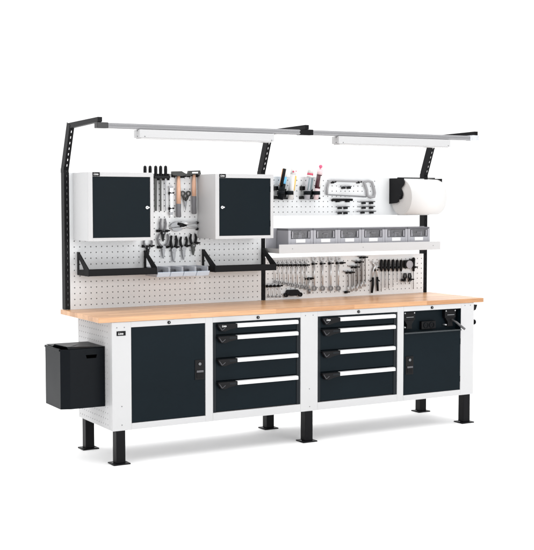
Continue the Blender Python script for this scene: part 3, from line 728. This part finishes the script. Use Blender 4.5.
# --- L-shaped hex keys, stepped
L4 = [(345.2, 353.6, 272.6, 291.5), (350.6, 358.6, 267.2, 290.5), (354.8, 362.6, 262.2, 288.5), (359, 366.8, 257.4, 286.5)]
for i, (pa, pb, py, yb) in enumerate(L4):
    for k, q in enumerate((pa+3.0, pb-1.6)):
        lbl = '%s long key on the %s step of the stepped keys' % (('Left', 'Right')[k], ('lowest', 'second lowest', 'third lowest', 'highest')[i])
        t = thing('hex_key', origin(q, py), lbl, 'hex key', 'long keys hung in steps')
        m = MB(); m.tube(PP([(q-4.6, py-1.1), (q-1, py-1.1), (q, py-.2), (q, yb-4)]), .0040, 8); m.build('bar', STEEL, t)
        m = MB(); m.tube(PP([(q, yb-5), (q, yb)]), .0062, 8); m.build('tip', CHROME, t)
        clip(q, py, 'black clip for the %s long key on the %s step' % (('left', 'right')[k], ('lowest', 'second lowest', 'third lowest', 'highest')[i]))
clip(347, 292.2, 'lone black clip low on the board under the stepped keys')
clip(342.8, 263.0, 'lone black clip right of the large spanners')

# --- water pump pliers, jaws up
t = thing('pump_pliers', origin(374, 272), 'pump pliers with chrome jaws up and two black handles down', 'pliers')
m = MB(); m.tube(PP([(371.6, 261), (374, 264), (376.0, 268), (377.4, 278)]), [.005, .008, .008, .006], 8, .7); m.tube(PP([(377.6, 262), (375, 266), (373.4, 270), (372.6, 278)]), [.005, .008, .008, .006], 8, .7); m.build('jaws', CHROME, t)
m = MB(); m.tube(PP([(372.8, 277.4), (372.9, 284), (371.8, 293)]), [.009, .011, .009], 10, .8); m.tube(PP([(370.2, 281.4), (373, 279.6)]), .005, 8); m.build('handle', PLASTIC, t)
m = MB(); m.tube(PP([(377.2, 277), (377.4, 284), (377.8, 291)]), [.009, .010, .008], 10, .8); m.tube(PP([(379.6, 281.0), (377.2, 279.4)]), .005, 8); m.build('handle', PLASTIC, t)
clip(375.4, 270.2, 'black clip behind the jaws of the pump pliers')

# --- screwdrivers
SD = [(381.2, 291.5, .0026), (384.9, 287.6, .0032), (388.5, 288.4, .0032), (392.9, 287, .0022), (397.0, 282, .0026), (400.9, 284, .0022)]
for i, (px, yb, r) in enumerate(SD):
    t = thing('screwdriver', origin(px, 265), '%s black screwdriver from the pump pliers in the row of six' % ords[i].capitalize(), 'screwdriver', 'black screwdrivers in the lower right row')
    x, za = T(px, 259.4+.3*(i > 3)); _, zb = T(px, 271.4)
    m = MB(); H = za-zb; m.tube([(x, .598, za), (x, .598, za-.006), (x, .598, za-H*.45), (x, .598, za-H*.62), (x, .598, za-H*.8), (x, .598, zb)], [.005, .0105, .0125, .0095, .0115, .006], 12); m.build('handle', PLASTIC, t)
    m = MB(); m.tube(PP([(px, 271), (px, yb)], .598), r, 8); m.build('shaft', STEEL, t)
t = thing('screwdriver_rack', origin(390, 267), 'black comb rack behind the row of six screwdrivers', 'tool holder')
x0, z0 = T(379, 268.4); x1, z1 = T(402.6, 266.2); m = MB(); m.box(x0, x1, .600, YB, z0, z1, .003)
for px in (383, 386.7, 390.7, 395, 399):
    x, z = T(px, 267.2); m.box(x-.005, x+.005, .588, .601, z-.010, z+.006, .002)
m.build('comb', PLASTIC, t)
t = thing('tape_measure', origin(408, 264), 'round grey tape measure in a black case right of the screwdrivers', 'tape measure')
x, z = T(408, 264.4); m = MB(); m.box(x-.040, x+.036, .585, YB, z-.030, z+.034, .012, 3); m.build('case', PLASTIC, t)
m = MB(); m.cyl((x, .580, z), (x, .586, z), .027, seg=28); m.ring((x, z), .030, .025, .577, .586, seg=28); m.build('dial', SMOKE, t)
t = thing('awl', origin(413.6, 265), 'black handled awl at the right end of the tool row, beside the tape measure', 'awl')
x, za = T(413.4, 257.4); _, zb = T(413.4, 271.2); m = MB(); m.tube([(x, .598, za), (x, .598, za-.01), (x, .598, (za+zb)/2), (x, .598, zb)], [.006, .0135, .012, .009], 12); m.build('handle', PLASTIC, t)
m = MB(); m.tube(PP([(413.4, 271), (413.4, 289)]), .0026, 8); m.build('shaft', STEEL, t)
clip(411.8, 260.4, 'black clip between tape measure and awl'); clip(415, 267.3, 'black clip at the right of the awl')
for i, px in enumerate((404.9, 409.6)):
    t = thing('nippers', origin(px, 277), ('Left' if i == 0 else 'Right')+' small black nippers hanging under the tape measure', 'nippers', 'small black nippers')
    m = MB(); m.tube(PP([(px-.6, 273), (px-1.2, 277), (px+.8, 281.5)]), [.005, .008, .005], 8, .8); m.build('handle', PLASTIC, t)
    m = MB(); m.tube(PP([(px+.8, 273), (px+1.3, 277), (px-1.2, 281.5)]), [.005, .008, .005], 8, .8); m.build('handle', PLASTIC, t)
    m = MB(); m.tube(PP([(px, 279), (px+.2, 284)]), [.007, .002], 8, .7); m.build('jaws', STEEL, t)
clip(403.2, 280.2, 'black clip left of the two small nippers'); clip(411.2, 279.6, 'black clip right of the two small nippers')

# drop helper property
for o in bpy.data.objects:
    if '_o' in o: del o['_o']

# ================================================================ camera
cam = bpy.data.cameras.new('camera'); co = bpy.data.objects.new('camera', cam); C.objects.link(co); sc.camera = co
M = Matrix((RT, UP, -FW)).transposed().to_4x4(); M.translation = CAM; co.matrix_world = M
cam.sensor_fit = 'VERTICAL'; cam.sensor_height = 36; cam.lens = FPX/550*36; cam.clip_end = 200

# ================================================================ light: white studio
w = bpy.data.worlds.new('World'); sc.world = w; w.use_nodes = True
nt = w.node_tree; bg = nt.nodes['Background']
tc = nt.nodes.new('ShaderNodeTexCoord'); sp = nt.nodes.new('ShaderNodeSeparateXYZ'); nt.links.new(tc.outputs['Generated'], sp.inputs[0])
mr = nt.nodes.new('ShaderNodeMapRange'); mr.interpolation_type = 'SMOOTHSTEP'
mr.inputs['From Min'].default_value = -.75; mr.inputs['From Max'].default_value = -.05
mr.inputs['To Min'].default_value = .60; mr.inputs['To Max'].default_value = 1.30      # dark studio behind the camera, white sweep around the bench
nt.links.new(sp.outputs['Y'], mr.inputs['Value']); nt.links.new(mr.outputs['Result'], bg.inputs['Strength'])
bg.inputs['Color'].default_value = (1, 1, 1, 1)
def area(name, loc, target, sx, sy, power):
    l = bpy.data.lights.new(name, 'AREA'); l.shape = 'RECTANGLE'; l.size = sx; l.size_y = sy; l.energy = power
    o = bpy.data.objects.new(name, l); C.objects.link(o); o.location = loc
    o.rotation_euler = (Vector(target)-Vector(loc)).to_track_quat('-Z', 'Y').to_euler(); return o
area('overhead_softbox', (1.8, 1.2, 7.0), (1.8, 1.2, 0), 18, 13, 1000)
area('front_softbox', (2.8, -7.8, 2.5), (1.5, .6, 1.0), 5, 3, 290)
area('left_softbox', (-6.5, 1.8, 2.2), (0, .3, 1.0), 3, 3, 8)

sc.render.engine = 'CYCLES'
sc.view_settings.view_transform = 'Standard'; sc.view_settings.look = 'None'; sc.view_settings.gamma = 1; sc.view_settings.exposure = 0
